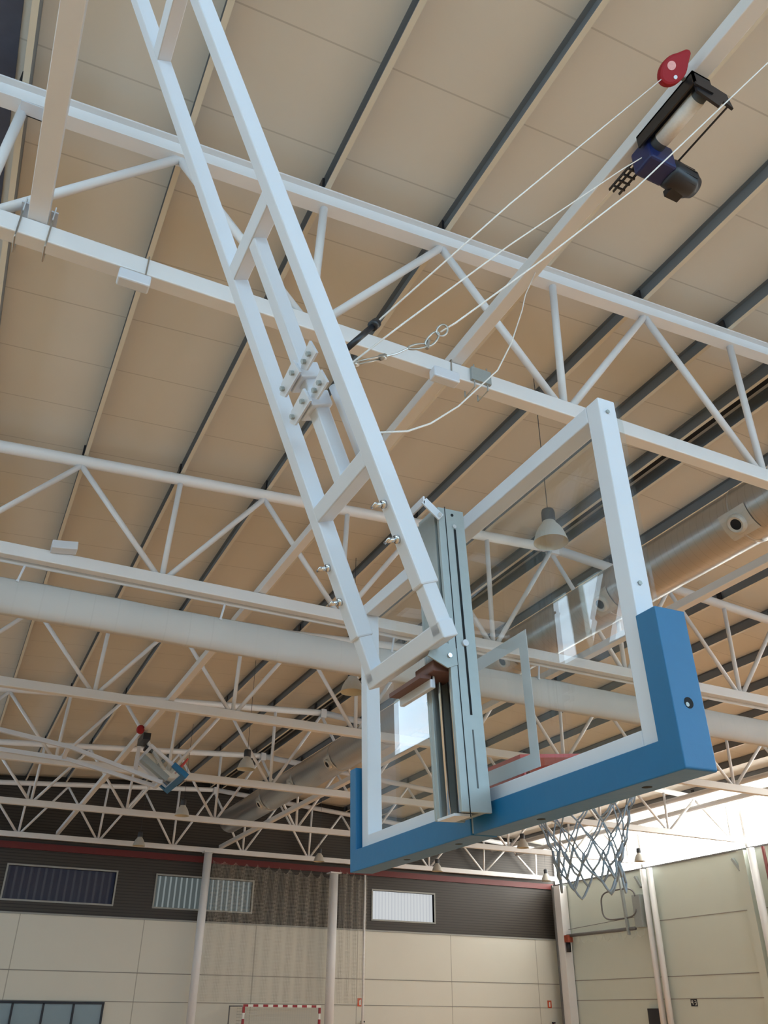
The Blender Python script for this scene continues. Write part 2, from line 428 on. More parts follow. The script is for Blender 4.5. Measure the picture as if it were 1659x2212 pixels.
# ------------------------------------------------------------------ roof trusses
def truss(Y, label, pitch=3.06, first=False, xl=XL+.05, xr=XR-.02):
    t = thing('roof_truss', label, 'truss', (RX, Y, 7.46), 'white roof trusses')
    zb0, zb1 = 7.46, 7.655
    MB().box(xl, xr, Y-.08, Y+.08, zb0, zb1).build('bottom_chord', WHITE2, t, bevel=.012)
    tc = MB()
    if first:
        for xa, xb in ((xl, RX), (RX, xr)):
            za, zb = ztop(xa), ztop(xb); H = 0.25
            prof = [(-.08, 0), (.08, 0), (.08, -.02), (.012, -.02), (.012, -H+.02), (.08, -H+.02), (.08, -H), (-.08, -H), (-.08, -H+.02), (-.012, -H+.02), (-.012, -.02), (-.08, -.02)]
            n = len(prof)
            vs = [(xa, Y+p, za+q) for p, q in prof] + [(xb, Y+p, zb+q) for p, q in prof]
            fs = [((i+1) % n, i, n+i, n+(i+1) % n) for i in range(n)] + [tuple(range(n)), tuple(range(2*n-1, n-1, -1))]
            tc.add(vs, fs)
        tc.build('top_chord', WHITE2, t)
        H = 0.25
    else:
        H = 0.2
        tc.cyl((xl, Y, ztop(xl)-.1), (RX, Y, ztop(RX)-.1), .098, 16).cyl((RX, Y, ztop(RX)-.1), (xr, Y, ztop(xr)-.1), .098, 16)
        tc.build('top_chord', WHITE2, t, smooth=True)
        if H:
            MB().box(RX-.09, RX+.09, Y-.11, Y+.11, ztop(RX)-.27, ztop(RX)+.0).build('ridge_plate', WHITE2, t)
    r = .046
    k = 0
    while True:
        done = True
        for sgn in ((-1, 1)):
            bx = RX-.05 + sgn*(pitch*(k+.5))
            t0 = RX-.05 + sgn*pitch*k; t1 = RX-.05 + sgn*pitch*(k+1)
            if not (xl+.1 < bx < xr-.1): continue
            done = False
            zt = lambda x: ztop(x)-H+.02
            MB().cyl((bx, Y, zb1-.02), (bx+(.06 if k else 0), Y, zt(bx)), r, 10).build('brace', WHITE2, t, smooth=True)
            MB().cyl((bx-sgn*.08, Y, zb1-.02), (t0, Y, zt(t0)), r, 10).build('brace', WHITE2, t, smooth=True)
            if xl < t1 < xr:
                MB().cyl((bx+sgn*.08, Y, zb1-.02), (t1, Y, zt(t1)), r, 10).build('brace', WHITE2, t, smooth=True)
        if done: break
        k += 1
    return t
truss(5.95, 'white roof truss nearest the camera, with I-beam top chord, above the hoop', first=True)
truss(12.3, 'second white roof truss, above the long bundled curtain')
truss(18.5, 'third white roof truss, first one beyond the long bundled curtain')
truss(24.7, 'fourth white roof truss, just beyond the far folded-up hoop')
truss(30.6, 'fifth white roof truss, next to last before the far wall')
truss(36.85, 'sixth white roof truss, along the far wall under the gable', pitch=2.98)

# beams running along the hall on top of the bottom chords
tag(MB().box(3.58, 3.71, YN+.05, 36.9, 7.662, 7.80).build('support_beam', WHITE2, bevel=.008), 'long white square beam along the hall carrying both black winches', 'beam')
tag(MB().box(10.12, 10.28, YN+.05, 36.9, 7.662, 7.80).build('support_beam', WHITE2, bevel=.008), 'long white square beam along the hall just right of the round duct', 'beam')
lb = thing('support_beam', 'short white beam, upper left, clamped on the nearest truss with U-bolts', 'beam', (-.57, 5.95, 7.66))
MB().box(-.655, -.49, 0.6, 6.06, 7.662, 7.80).build('bar', WHITE2, lb, bevel=.006)
for x in (-.70, -.455):
    sg = -1 if x < -.6 else 1
    MB().tube([(x, 5.86, 7.86), (x, 5.855, 7.40), (x, 5.855, 7.385), (x, 6.045, 7.385), (x, 6.045, 7.86)], .008, 6).build('u_bolt', STEELROPE, lb)
    MB().box(x-.03, x+.03, 5.85, 6.05, 7.80, 7.815).box(x-.005, x+.005, 5.84, 5.90, 7.70, 7.86).build('clamp_plate', WHITE, lb)
for x, z, lab in ((23.6, 8.62, 'bright white round beam along the hall under the right roof slope, inner one'), (25.0, 8.55, 'bright white round beam along the hall nearest the right window strip')):
    tag(MB().cyl((x, YN+.05, z), (x, 36.9, z), .09, 12).build('eave_beam', WHITE2, smooth=True), lab, 'beam')
# small white boxes and brackets clipped on the nearest truss
def cbox(x0, x1, z0, z1, label, name='junction_box'):
    o = thing(name, label, 'box', ((x0+x1)/2, 5.8, z0))
    MB().box(x0, x1, 5.78, 5.90, z0, z1).build('casing', WHITE, o, bevel=.015)
    MB().tube([(x1-.05, 5.86, z1-.02), (x1-.05, 5.86, 7.67), (x1-.05, 6.04, 7.67)], .007, 6).build('strap', STEELROPE, o)
    return o
cbox(.17, .45, 7.25, 7.37, 'small white box hanging under the nearest truss, left of the mast')
cbox(3.32, 3.62, 7.32, 7.45, 'small pale box under the nearest truss at the winch beam')
tag(MB().box(-1.0, -.78, 5.80, 5.95, 9.0, 9.012).box(-.79, -.78, 5.80, 5.95, 8.93, 9.012).box(-1.0, -.78, 5.94, 5.95, 9.0, 9.09).build('angle_bracket', WHITE), 'white angle bracket under the top chord near the upper left corner', 'bracket')
tag(MB().tube([(3.84, 5.85, 7.70), (3.84, 5.85, 7.40), (3.84, 6.05, 7.40), (3.84, 6.05, 7.70)], .008, 6).tube([(4.0, 5.85, 7.70), (4.0, 5.85, 7.40), (4.0, 6.05, 7.40), (4.0, 6.05, 7.70)], .008, 6).box(3.80, 4.04, 5.83, 5.87, 7.48, 7.65).build('beam_clamp', GREYP), 'grey clamp around the nearest bottom chord right of the winch beam', 'clamp')

# ------------------------------------------------------------------ the near ceiling-hung basketball goal
GX = 1.53
goal = thing('ceiling_basketball_goal', 'near ceiling-hung basketball goal with glass backboard, blue padding and white twin mast', 'basketball goal', (1.53, 2.53, 2.25))
N = V((.9254, 0, .379)); M = V((-.379, 0, .9254)); YV = V((0, 1, 0))
def P(n, s, y): return N*n + M*s + YV*y
def bar(n0, n1, s0, s1, y0, y1, mb=None):
    mb = mb or MB(); return mb.obox(P(n0, s0, y0), N*(n1-n0), M*(s1-s0), YV*(y1-y0))
STOP = 7.10
for y in (2.25, 2.77):
    arm = bar(2.254, 2.328, 2.287, STOP, y, y+.068).build('mast_tube', WHITE, goal, bevel=.007)
    inn = bar(2.262, 2.320, 2.10, 2.45, y+.006, y+.062).build('sliding_tube', WHITE, goal, bevel=.006)
    for s in ((2.474, 2.612) if y < 2.5 else (2.45, 2.598)):
        c = P(2.254, s, y+.035)
        MB().cyl(c, c-N*.045, .009, 8).cyl(c, c-N*.012, .016, 10).cyl(c-N*.045-YV*.018, c-N*.045+YV*.018, .006, 6).build('clamp_screw', CHROME, goal, smooth=True)
bar(2.262, 2.322, 2.093, 2.155, 2.25, 2.838).build('cross_bar', WHITE, goal, bevel=.005)
bar(2.254, 2.326, 2.783, 2.848, 2.31, 2.775).build('cross_bar', WHITE, goal, bevel=.005)
bar(2.254, 2.326, 4.020, 4.095, 2.31, 2.775).build('cross_bar', WHITE, goal, bevel=.005)
bar(2.254, 2.326, 5.43, 5.51, 2.31, 2.775).build('cross_bar', WHITE, goal, bevel=.005)
bar(2.254, 2.326, STOP-.07, STOP, 2.0, 3.1).build('cross_bar', WHITE, goal, bevel=.005)
MB().cyl(P(2.29, STOP-.03, 2.55), P(2.29, STOP+.28, 2.55), .04, 12).build('pivot_bracket', WHITE, goal)
bar(2.258, 2.322, 2.84, 4.03, 2.50, 2.566).build('middle_tube', WHITE, goal, bevel=.007)
# folding hinge: plates bolted across the middle tube
for s in (3.325, 3.19):
    bar(2.236, 2.33, s-.035, s+.035, 2.48, 2.60).build('hinge_block', WHITE, goal, bevel=.006)
    for (ya, yb, nn) in ((2.46, 2.66, 2.228), (2.335, 2.475, 2.250)):
        q = [P(nn, s-.028, ya), P(nn, s+.040, ya+.015), P(nn, s+.028, yb-.04), P(nn, s, yb), P(nn, s-.032, yb-.03)]
        pl = MB().extrude(q, -N*.010).build('hinge_plate', WHITE, goal)
        for yy in (ya+.045, yb-.045):
            c = P(nn-.010, s, yy); sub(MB().cyl(c, c-N*.014, .011, 6), 'bolt', GREYP, pl)
MB().tube([P(2.335, 3.21, 2.44), P(2.335, 3.12, 2.435), P(2.335, 2.86, 2.43)], .022, 12).build('diagonal_strut', WHITE, goal, smooth=True)
# rope damper on the near mast tube
dpp = MB().cyl((0.955, 2.349, 3.985), (1.075, 2.353, 4.165), .013, 10)
dpp.cyl((1.063, 2.352, 4.148), (1.083, 2.353, 4.178), .022, 12).build('rope_damper', BLACKM, goal, smooth=True)

# spindle unit behind the board
XF = lean(-3.0, (1.455, 2.47, 2.84))
YA, YB2 = 2.39, 2.57
XA, XB = 1.398, 1.510
un = MB().box(XA, XB, YA, YA+.012, 2.285, 3.395).box(XA, XB, YB2-.012, YB2, 2.285, 3.395).box(XB-.02, XB-.001, YA+.012, YB2-.012, 2.29, 3.39)
un.box(XA+.001, XA+.012, YA+.012, YA+.018, 2.29, 3.39).box(XA+.001, XA+.012, YB2-.035, YB2-.012, 2.29, 3.39)
spine = un.build('height_adjuster', GREYP, goal, bevel=.002)
sub(MB().box(XA-.002, XA+.01, YA+.03, YB2-.03, 2.82, 3.40), 'back_cover', GREYP, spine)
sub(MB().box(XA-.012, XB-.06, YA+.03, YB2-.04, 2.278, 2.286), 'foot_plate', WHITE, spine)
sub(MB().box(XA+.028, XA+.031, YA-.0015, YA, 2.27, 3.40), 'groove', DARKHOLE, spine)
sub(MB().box(XA+.062, XA+.071, YA-.0015, YA, 2.86, 3.31), 'slot', DARKHOLE, spine)
sub(MB().box(XA+.062, XA+.070, YA-.0015, YA, 2.60, 2.85), 'slot', DARKHOLE, spine)
sub(MB().box(XA+.064, XA+.069, YA-.0015, YA, 2.36, 2.55), 'slot', GREYD, spine)
sub(MB().cyl((XA+.066, YA-.008, 2.855), (XA+.066, YA, 2.855), .012, 14), 'bolt', WHITE, spine)
sub(MB().cyl((XA+.064, YA-.006, 3.32), (XA+.064, YA, 3.32), .008, 10), 'bolt', CHROME, spine)
sub(MB().cyl((XA+.06, YA-.002, 3.37), (XA+.06, YA, 3.37), .006, 10), 'hole', DARKHOLE, spine)
for y in (YA+.055, YB2-.045):
    sub(MB().cyl((XA+.03, y, 2.295), (XA+.03, y, 3.385), .008, 10), 'guide_rod', CHROME, spine, smooth=True)
sub(MB().cyl((XA+.07, (YA+YB2)/2, 2.295), (XA+.07, (YA+YB2)/2, 3.385), .014, 10), 'spindle', BLACKM, spine, smooth=True)
sub(MB().box(XB-.03, XB-.022, YA+.013, YB2-.013, 2.295, 3.385), 'inner_panel', GREYD, spine)
# carriage joining mast and spindle
MB().box(1.345, XA+.06, YA+.025, YB2-.02, 2.75, 2.79).build('carriage', BROWNSHADE, goal, bevel=.004)
MB().extrude([(1.31, YA-.004, 2.79), (1.385, YA-.004, 2.755), (1.425, YA-.004, 2.77), (1.425, YA-.004, 2.83), (1.39, YA-.004, 2.845), (1.33, YA-.004, 2.838)], (0, .006, 0)).build('link_plate', GREYP, goal)
MB().cyl((1.395, YA-.010, 2.80), (1.395, YA+.1, 2.80), .008, 12).build('link_bolt', CHROME, goal)
MB().box(1.315, 1.365, 2.46, 2.70, 2.735, 2.75).build('lower_bracket', BROWNSHADE, goal)
MB().box(1.355, 1.375, 2.46, 2.70, 2.705, 2.75).build('lower_bracket', WHITE, goal, bevel=.004)
# bent strap at the top of the spindle unit
MB().beam((1.405, YA-.006, 3.345), (1.335, YA-.006, 3.405), .008, .034, (0, 0, 1)).beam((1.335, YA-.010, 3.405), (1.335, YB2+.010, 3.405), .008, .034).beam((1.405, YB2+.006, 3.345), (1.335, YB2+.006, 3.405), .008, .034).build('link_strap', WHITE, goal, bevel=.002)
MB().cyl((1.395, YA-.018, 3.352), (1.395, YA-.008, 3.352), .008, 10).build('link_bolt', CHROME, goal)
XF = None

# backboard: frame, glass, markings, padding
XF = lean(-1.76, (1.55, 2.53, 2.87), (.0325, .031, .014))
Y0, Y1, Z0, Z1 = 1.612, 3.455, 2.31, 3.437
bf = MB()
t = .062
fx0, fx1 = GX, GX+.068
bf.box(fx0, fx1, Y0, Y0+t, Z0, Z1).box(fx0, fx1, Y1-t, Y1, Z0, Z1).box(fx0, fx1, Y0+t, Y1-t, Z1-t, Z1).box(fx0, fx1, Y0+t, Y1-t, Z0, Z0+t)
board = bf.build('backboard', WHITE, goal, bevel=.004)
sub(MB().box(fx1+.002, fx1+.014, Y0-.005, Y1+.005, Z0-.02, Z1+.003), 'glass_pane', GLASS, board)
mk = MB(); gx = fx1+.015
RY0, RY1, RZ0, RZ1 = 2.245, 2.82, 2.41, 2.885
mk.box(gx, gx+.001, RY0, RY0+.05, RZ0, RZ1).box(gx, gx+.001, RY1-.05, RY1, RZ0, RZ1).box(gx, gx+.001, RY0+.05, RY1-.05, RZ1-.05, RZ1).box(gx, gx+.001, RY0+.05, RY1-.05, RZ0, RZ0+.05)
sub(mk, 'white_marking', STRIPE, board)
for z in (3.385, 2.78):
    sub(MB().cyl((fx0+.03, Y0-.005, z), (fx0+.03, Y0, z), .0075, 6), 'bolt', GREYP, board)
# padding: two legs and two halves of the bottom roll
px0, px1 = 1.507, 1.612
def pad(poly_yz):
    return MB().extrude([(px0, y, z) for y, z in poly_yz], (px1-px0, 0, 0))
pm = pad([(1.520, 2.665), (1.520, 2.240), (1.524, 2.236), (2.512, 2.236), (2.512, 2.322), (1.597, 2.322), (1.597, 2.665)]).build('edge_padding', BLUE, goal, bevel=.006)
sub(MB().cyl((1.56, 1.5190, 2.405), (1.56, 1.53, 2.405), .015, 16), 'hole', DARKHOLE, pm)
sub(MB().cyl((1.554, 1.5182, 2.400), (1.554, 1.525, 2.400), .006, 10), 'bolt', GREYP, pm)
for y in (1.72, 2.20): sub(MB().cyl((1.56, y, 2.2355), (1.56, y, 2.25), .014, 14), 'hole', DARKHOLE, pm)
pm2 = pad([(3.53, 2.665), (3.53, 2.240), (3.526, 2.236), (2.528, 2.236), (2.528, 2.322), (3.468, 2.322), (3.468, 2.665)]).build('edge_padding', BLUE, goal, bevel=.006)
for y in (2.70, 3.10): sub(MB().cyl((1.56, y, 2.2355), (1.56, y, 2.25), .014, 14), 'hole', DARKHOLE, pm2)
MB().box(1.512, 1.606, 2.510, 2.530, 2.242, 2.316).build('padding_seam', GREYP, goal)
# rim, mount plate and net
RZ = 2.47; RC = V((fx1+.15+.235, 2.52, RZ))
rim = MB().tube([RC + V((math.cos(a)*.235, math.sin(a)*.235, 0)) for a in [2*PI*i/40 for i in range(40)]], .010, 8, True).build('rim', RIMRED, goal, smooth=True)
sub(MB().box(fx1+.016, fx1+.024, 2.34, 2.70, 2.36, 2.45), 'mount_plate', RIMRED, rim)
sub(MB().add([(fx1+.02, 2.36, RZ-.006), (fx1+.22, 2.27, RZ-.006), (fx1+.22, 2.77, RZ-.006), (fx1+.02, 2.68, RZ-.006), (fx1+.02, 2.36, RZ+.006), (fx1+.22, 2.27, RZ+.006), (fx1+.22, 2.77, RZ+.006), (fx1+.02, 2.68, RZ+.006)],
            [(0,3,2,1),(4,5,6,7),(0,1,5,4),(1,2,6,5),(2,3,7,6),(3,0,4,7)]), 'rim_bracket', RIMRED, rim)
net = MB()
K = 12
rows = [(0.0, .228), (.065, .195), (.13, .165), (.195, .142), (.255, .124), (.31, .113), (.36, .108)]
def npt(row, k):
    d, r = rows[row]; off = .5 if row % 2 else 0
    a = 2*PI*(k+off)/K
    rnd = random.Random(row*31 + (k % K))
    j = .012*row/6
    return RC + V((math.cos(a)*r + rnd.uniform(-j, j), math.sin(a)*r + rnd.uniform(-j, j), -d + rnd.uniform(-j, j)))
for row in range(len(rows)-1):
    for k in range(K):
        p = npt(row, k)
        for k2 in ((k, k-1) if row % 2 == 0 else (k, k+1)):
            q = npt(row+1, k2); mid = (p+q)/2
            out = (mid-RC); out.z = 0
            net.tube([p, mid + out*.03 + V((0, 0, -.006)), q], .0030 + .0012*(row > 3), 5)
for k in range(K):
    p = npt(6, k); q = npt(6, k+1) ; mid = (p+q)/2 - V((0, 0, .04))
    if k % 2 == 0: net.tube([p, p*.7+q*.3-V((0,0,.028)), mid, p*.3+q*.7-V((0,0,.028)), q], .0042, 5)
net.build('net', NETM, goal, smooth=True)

XF = None
# ------------------------------------------------------------------ ropes of the near goal
def rope(pts, r, label, name='rope', m=ROPE, cat='rope'):
    return tag(MB().tube(pts, r, 6).build(name, m, smooth=True), label, cat)
rope([(1.070, 2.353, 4.16), (1.835, 2.374, 5.331), (3.45, 2.42, 7.70)], .0045, 'taut white rope from the black damper up to the red fall-arrest reel')
rope([(0.975, 2.36, 3.92), (1.246, 2.435, 4.309), (1.981, 2.598, 5.327), (3.291, 2.886, 7.069), (3.628, 2.961, 7.50), (3.73, 2.60, 7.52)], .0045, 'taut white rope from the mast hinge to the black winch drum')
ch = thing('hook_chain', 'slack chain of carabiners and turnbuckle hooked to the near mast', 'chain', (1.0, 2.37, 3.94))
links = [(0.985, 2.378, 3.935), (1.13, 2.366, 4.025), (1.229, 2.353, 4.098), (1.314, 2.347, 4.145), (1.359, 2.333, 4.217), (1.444, 2.317, 4.3)]
MB().tube([V(links[0])+V((0, .012, 0)), V(links[1])+V((0, .012, 0))], .004, 6).tube([V(links[0])-V((0, .012, 0)), V(links[1])-V((0, .012, 0))], .004, 6).cyl(links[0], V(links[0])*.8+V(links[1])*.2, .014, 8).cyl(V(links[0])*.15+V(links[1])*.85, links[1], .014, 8).build('turnbuckle', STEELROPE, ch, smooth=True)
MB().tube([links[1], V((1.18, 2.36, 4.055)), links[2]], .004, 6).build('link', STEELROPE, ch)
def ring(c, d, L, W, r, mb):
    d = V(d).normalized(); s = d.cross(V((.3, -.7, .4))).normalized()
    mb.tube([V(c) + d*(L*math.cos(a)) + s*(W*math.sin(a)) for a in [2*PI*i/14 for i in range(14)]], r, 6, True)
d1 = V(links[3])-V(links[2]); cb = MB(); ring((V(links[2])+V(links[3]))/2, d1, .05, .014, .005, cb); cb.build('carabiner', STEELROPE, ch, smooth=True)
d2 = V(links[4])-V(links[3]); cb = MB(); ring((V(links[3])+V(links[4]))/2, d2, .05, .018, .005, cb); ring(V(links[4])+V((.02, -.005, .02)), d2, .035, .022, .005, cb); cb.build('carabiner', STEELROPE, ch, smooth=True)
MB().cyl(V(links[3])-V((.0, 0, .02)), V(links[3])+V((.01, 0, .03)), .008, 8).build('shackle', STEELROPE, ch)
rope([(1.375, 2.332, 4.23), (1.444, 2.317, 4.3), (1.897, 2.214, 4.82), (2.449, 2.083, 5.478), (3.541, 1.797, 6.966), (4.277, 1.603, 7.973), (4.55, 1.5, 8.4)], .0045, 'taut white rope running from the hook chain past the winch motor to the upper right')
rope([(3.66, 4.45, 7.66), (3.46, 4.375, 7.22), (3.155, 4.051, 6.624), (2.626, 3.521, 5.636), (2.25, 3.176, 4.99), (2.001, 2.984, 4.647), (1.71, 2.759, 4.246), (1.448, 2.569, 3.929), (1.27, 2.445, 3.748), (1.09, 2.318, 3.60)], .0045, 'slack white safety rope hanging in a curve from the winch beam to the mast')

# ------------------------------------------------------------------ winch and fall-arrest reel
wn = thing('winch', 'black electric winch with motor bolted under the long white beam', 'winch', (3.65, 2.6, 7.66))
MB().box(3.56, 3.575, 2.32, 2.93, 7.53, 7.66).box(3.56, 3.73, 2.32, 2.93, 7.64, 7.66).box(3.56, 3.73, 2.32, 2.335, 7.50, 7.66).build('frame', BLACKM, wn)
MB().extrude([(3.58, 2.335, 7.66), (3.90, 2.335, 7.62), (3.93, 2.335, 7.47), (3.84, 2.335, 7.50), (3.78, 2.335, 7.40), (3.58, 2.335, 7.45)], (0, .02, 0)).build('end_plate', BLACKM, wn)
MB().cyl((3.68, 2.36, 7.54), (3.68, 2.90, 7.54), .06, 20).build('drum', GREYD, wn, smooth=True)
MB().cyl((3.68, 2.42, 7.54), (3.68, 2.80, 7.54), .064, 20).build('rope_coil', ROPE, wn, smooth=True)
MB().cyl((3.90, 2.345, 7.50), (3.90, 2.90, 7.50), .008, 8).build('tie_rod', BLACKM, wn)
MB().box(3.60, 3.86, 2.86, 3.06, 7.38, 7.62).build('gearbox', NAVYM, wn, bevel=.02)
mo = MB().lathe([(0, 0), (.075, 0), (.105, .02), (.112, .05), (.112, .24), (.10, .26), (.085, .30), (0, .30)], (3.84, 2.96, 7.45), (1, .05, -.05), 28).build('motor', BLACKM, wn, smooth=True)
fn = MB()
for i in range(12):
    a = 2*PI*i/12; fn.obox((3.89, 2.96+math.cos(a)*.105-.003, 7.45+math.sin(a)*.105-.003), (.18, 0, -.01), (0, .006, 0), (0, math.cos(a)*.0+.006, .012))
sub(fn, 'cooling_fin', BLACKM, mo)
sub(MB().box(3.92, 4.05, 2.99, 3.09, 7.34, 7.40), 'terminal_box', BLACKM, mo)
ls = MB()
for x in (3.60, 3.64, 3.70): ls.box(x, x+.012, 3.06, 3.34, 7.52, 7.54)
for y in (3.10, 3.16, 3.22, 3.28): ls.cyl((3.60, y, 7.51), (3.71, y, 7.51), .010, 8)
ls.build('limit_switch', BLACKM, wn)
rl = thing('fall_arrest_reel', 'red teardrop fall-arrest reel on the winch beam in the upper right corner', 'reel', (3.44, 2.35, 7.7))
prof = []
ctr = V((3.40, 2.36, 7.60)); ax = V((-.25, -.75, -.6)).normalized()
tip = V((.35, -.75, .55)); tip = (tip - ax*tip.dot(ax)).normalized(); s2 = ax.cross(tip)
poly = []
for i in range(32):
    a = 2*PI*i/32; r = .125
    rr = r*(1 + .45*max(0, math.cos(a))**14)
    poly.append(ctr + tip*(rr*math.cos(a)) + s2*(rr*.74*math.sin(a)))
body = MB().extrude([p - ax*.035 for p in poly], ax*.07).build('casing', RED, rl, bevel=.02)
sub(MB().cyl(ctr+ax*.034+s2*.03, ctr+ax*.037+s2*.03, .032, 16), 'label_plate', mat('pale_red_label', (0.75, 0.35, 0.33), .5, noise=.2, nscale=60), body)
sub(MB().cyl(ctr+ax*.034-s2*.045-tip*.04, ctr+ax*.040-s2*.045-tip*.04, .014, 12), 'rope_guide', WHITE, body)
MB().beam(ctr-ax*.03, (3.60, 2.40, 7.67), .03, .02).build('mount', GREYP, rl)

# ------------------------------------------------------------------ far folded-up goal
fg = thing('ceiling_basketball_goal', 'small far basketball goal folded up under the roof beyond the third truss', 'basketball goal', (3.3, 21.8, 7.1))
def fpt(x, z, y=21.8): return (x, y, z)
for (ya, za, yb, zb) in ((21.8, 7.50, 21.8, 7.12), (22.3, 7.05, 22.3, 6.95)):
    MB().beam((-.9, ya, za+.12), (2.1, ya, zb+.12), .10, .10).build('mast_tube', WHITE, fg)
    MB().beam((2.1, ya, zb+.12), (4.35, ya, 6.66), .09, .09).build('sliding_tube', WHITE, fg)
for p, q in (((-.2, 21.8, 7.5), (-.2, 22.3, 7.1)), ((2.0, 21.75, 7.25), (2.0, 22.35, 7.08)), ((4.33, 21.75, 6.67), (4.33, 22.4, 6.67))):
    MB().beam(p, q, .09, .09).build('cross_bar', WHITE, fg)
o = V((4.75, 21.0, 6.75)); ex = V((-.80, 0, .54)).normalized()*1.1; ey = V((0, 1.8, 0)); th = V((-.033, 0, -.05))
bd = MB()
for (a, b2, c, d) in ((0, 1, 0, .05), (0, 1, .95, 1), (0, .07, .05, .95), (.93, 1, .05, .95)):
    bd.obox(o + ex*a + ey*c, ex*(b2-a), ey*(d-c), th)
fb = bd.build('backboard', WHITE, fg)
sub(MB().obox(o + ex*.03 + ey*.02 - th*.3, ex*.94, ey*.96, th*.2), 'glass_pane', GLASS, fb)
MB().extrude([o-ex*.07-ey*.03-th*.4, o+ex*.34-ey*.03-th*.4, o+ex*.34+ey*.03-th*.4, o+ex*.06+ey*.05-th*.4, o+ex*.06+ey*.95-th*.4, o+ex*.34+ey*.97-th*.4, o+ex*.34+ey*1.03-th*.4, o-ex*.07+ey*1.03-th*.4], th*2.0).build('edge_padding', BLUE, fg)
nn2 = V((.54, 0, .80)); rc = o + ex*.14 + ey*.5 + nn2*.38
MB().tube([rc + (nn2*math.cos(a) + V((0, 1, 0))*math.sin(a))*.23 for a in [2*PI*i/20 for i in range(20)]], .025, 6, True).build('rim', RIMRED, fg)
MB().beam((3.7, 21.4, 7.6), (4.2, 21.7, 7.15), .05, .05).build('folding_strut', WHITE, fg)
MB().beam((3.65, 21.6, 7.55), (3.75, 22.2, 6.95), .09, .09).build('folding_strut', WHITE, fg)
MB().obox(o+ex*.2+ey*.42+th, ex*.75, ey*.12, th*2.5).build('spindle_unit', GREYP, fg)
wf = thing('winch', 'tiny black winch above the far folded-up basketball goal', 'winch', (3.66, 21.4, 7.5))
MB().box(3.60, 3.78, 20.95, 21.65, 7.44, 7.60).build('frame', BLACKM, wf)
MB().cyl((3.78, 21.6, 7.42), (4.0, 21.6, 7.38), .10, 14).build('motor', BLACKM, wf)
tag(MB().lathe([(0, -.05), (.10, -.04), (.11, 0), (.10, .04), (0, .05)], (3.50, 20.9, 7.64), (.6, -.7, -.3), 18).build('fall_arrest_reel', RED, smooth=True), 'tiny red reel on the long beam above the far folded-up goal', 'reel')

# ------------------------------------------------------------------ bundled divider curtain and its pipe
cy = 12.62
cu = thing('divider_curtain', 'long pale bundled divider curtain hanging across the hall below the second truss', 'curtain', (10, cy, 6.7))
seg = 120; vs = []; fs = []; prof = []
for i in range(seg+1):
    x = XL+.3 + (XR-.6-XL)*i/seg
    wob = .02*math.sin(x*2.1) + .015*math.sin(x*5.3)
    ring_ = [(-.13, 7.20), (-.15+wob, 7.0), (-.14+wob, 6.82), (-.06, 6.70+.012*math.sin(x*1.3)), (.06, 6.70), (.14, 6.85), (.15, 7.05), (.11, 7.22), (0, 7.27+wob*.3)]
    vs += [(x, cy+a, z) for a, z in ring_]
n9 = 9
for i in range(seg):
    for j in range(n9): fs.append((i*n9+j, i*n9+(j+1) % n9, (i+1)*n9+(j+1) % n9, (i+1)*n9+j))
fs += [tuple(range(n9-1, -1, -1)), tuple(seg*n9+j for j in range(n9))]
MB().add(vs, fs).build('bundle', CURTF, cu, smooth=True)
for x in [0.04 + 3.08*k for k in range(-2, 9)]:
    MB().cyl((x, cy-.12, 7.47), (x-.05, cy-.14, 7.19), .018, 6).box(x-.07, x-.03, cy-.16, cy-.12, 7.17, 7.20).build('hanger', WHITE, cu)
cp = MB().cyl((XL+.05, cy-.12, 7.49), (XR-.05, cy-.12, 7.49), .042, 10).build('curtain_pipe', WHITE2, smooth=True)
tag(cp, 'thin white pipe just under the second truss carrying the bundled curtain', 'pipe')
tag(MB().obox((0.33, 12.0, 7.60), (.36, 0, .05), (0, .2, 0), (-.01, 0, .13)).build('loudspeaker', WHITE, bevel=.01), 'small white box resting on the second truss at the far left', 'box')

# ------------------------------------------------------------------ duct with nozzles
du = thing('air_duct', 'big round silver air duct under the ridge with jet nozzles', 'duct', (9.70, 10, 8.27))
DX, DZ, DR = 9.70, 8.27, .45
prof = []; y = YN+.3
body = MB()
vs = []; fs = []; ys = []
yy = YN+.3
while yy < 34.2: ys.append(yy); yy += 0.25
nn = 40
dprof = [(0.02, ys[0])] + [(DR, y) for y in ys] + [(0.02, ys[-1])]
MB().lathe(dprof, (DX, 0, DZ), (0, 1, 0), nn).build('pipe', DUCT, du, smooth=True)
for y in [-8+3.1*k for k in range(13)]:
    MB().lathe([(DR, -.02), (DR+.012, -.015), (DR+.012, .015), (DR, .02)], (DX, y, DZ), (0, 1, 0), nn).build('seam_band', DUCT, du, smooth=True)
for y in (4.3, 7.45, 10.6, 13.75, 16.9, 20.0, 23.1, 26.2, 29.3):
    d = V((-.80, 0, -.60)).normalized(); c = V((DX, y, DZ))
    nz = MB()
    nvs = []; 
    for i in range(9):
        a = math.atan2(d.z, d.x) + (i-4)*.12
        for sy in (-.25, .25): nvs.append(V((DX + (DR+.012)*math.cos(a), y+sy, DZ + (DR+.012)*math.sin(a))))
    nz.add(nvs, [(2*i, 2*i+1, 2*i+3, 2*i+2) for i in range(8)])
    nz.lathe([(.15, DR-.02), (.15, DR+.05), (.12, DR+.075), (.085, DR+.06)], c, d, 20)
    nob = nz.build('nozzle', LAMPM, du)
    sub(MB().cyl(c+d*(DR+.052)+V((0, 0.0, .0)), c+d*(DR+.058), .086, 18), 'nozzle_opening', DARKHOLE, nob)

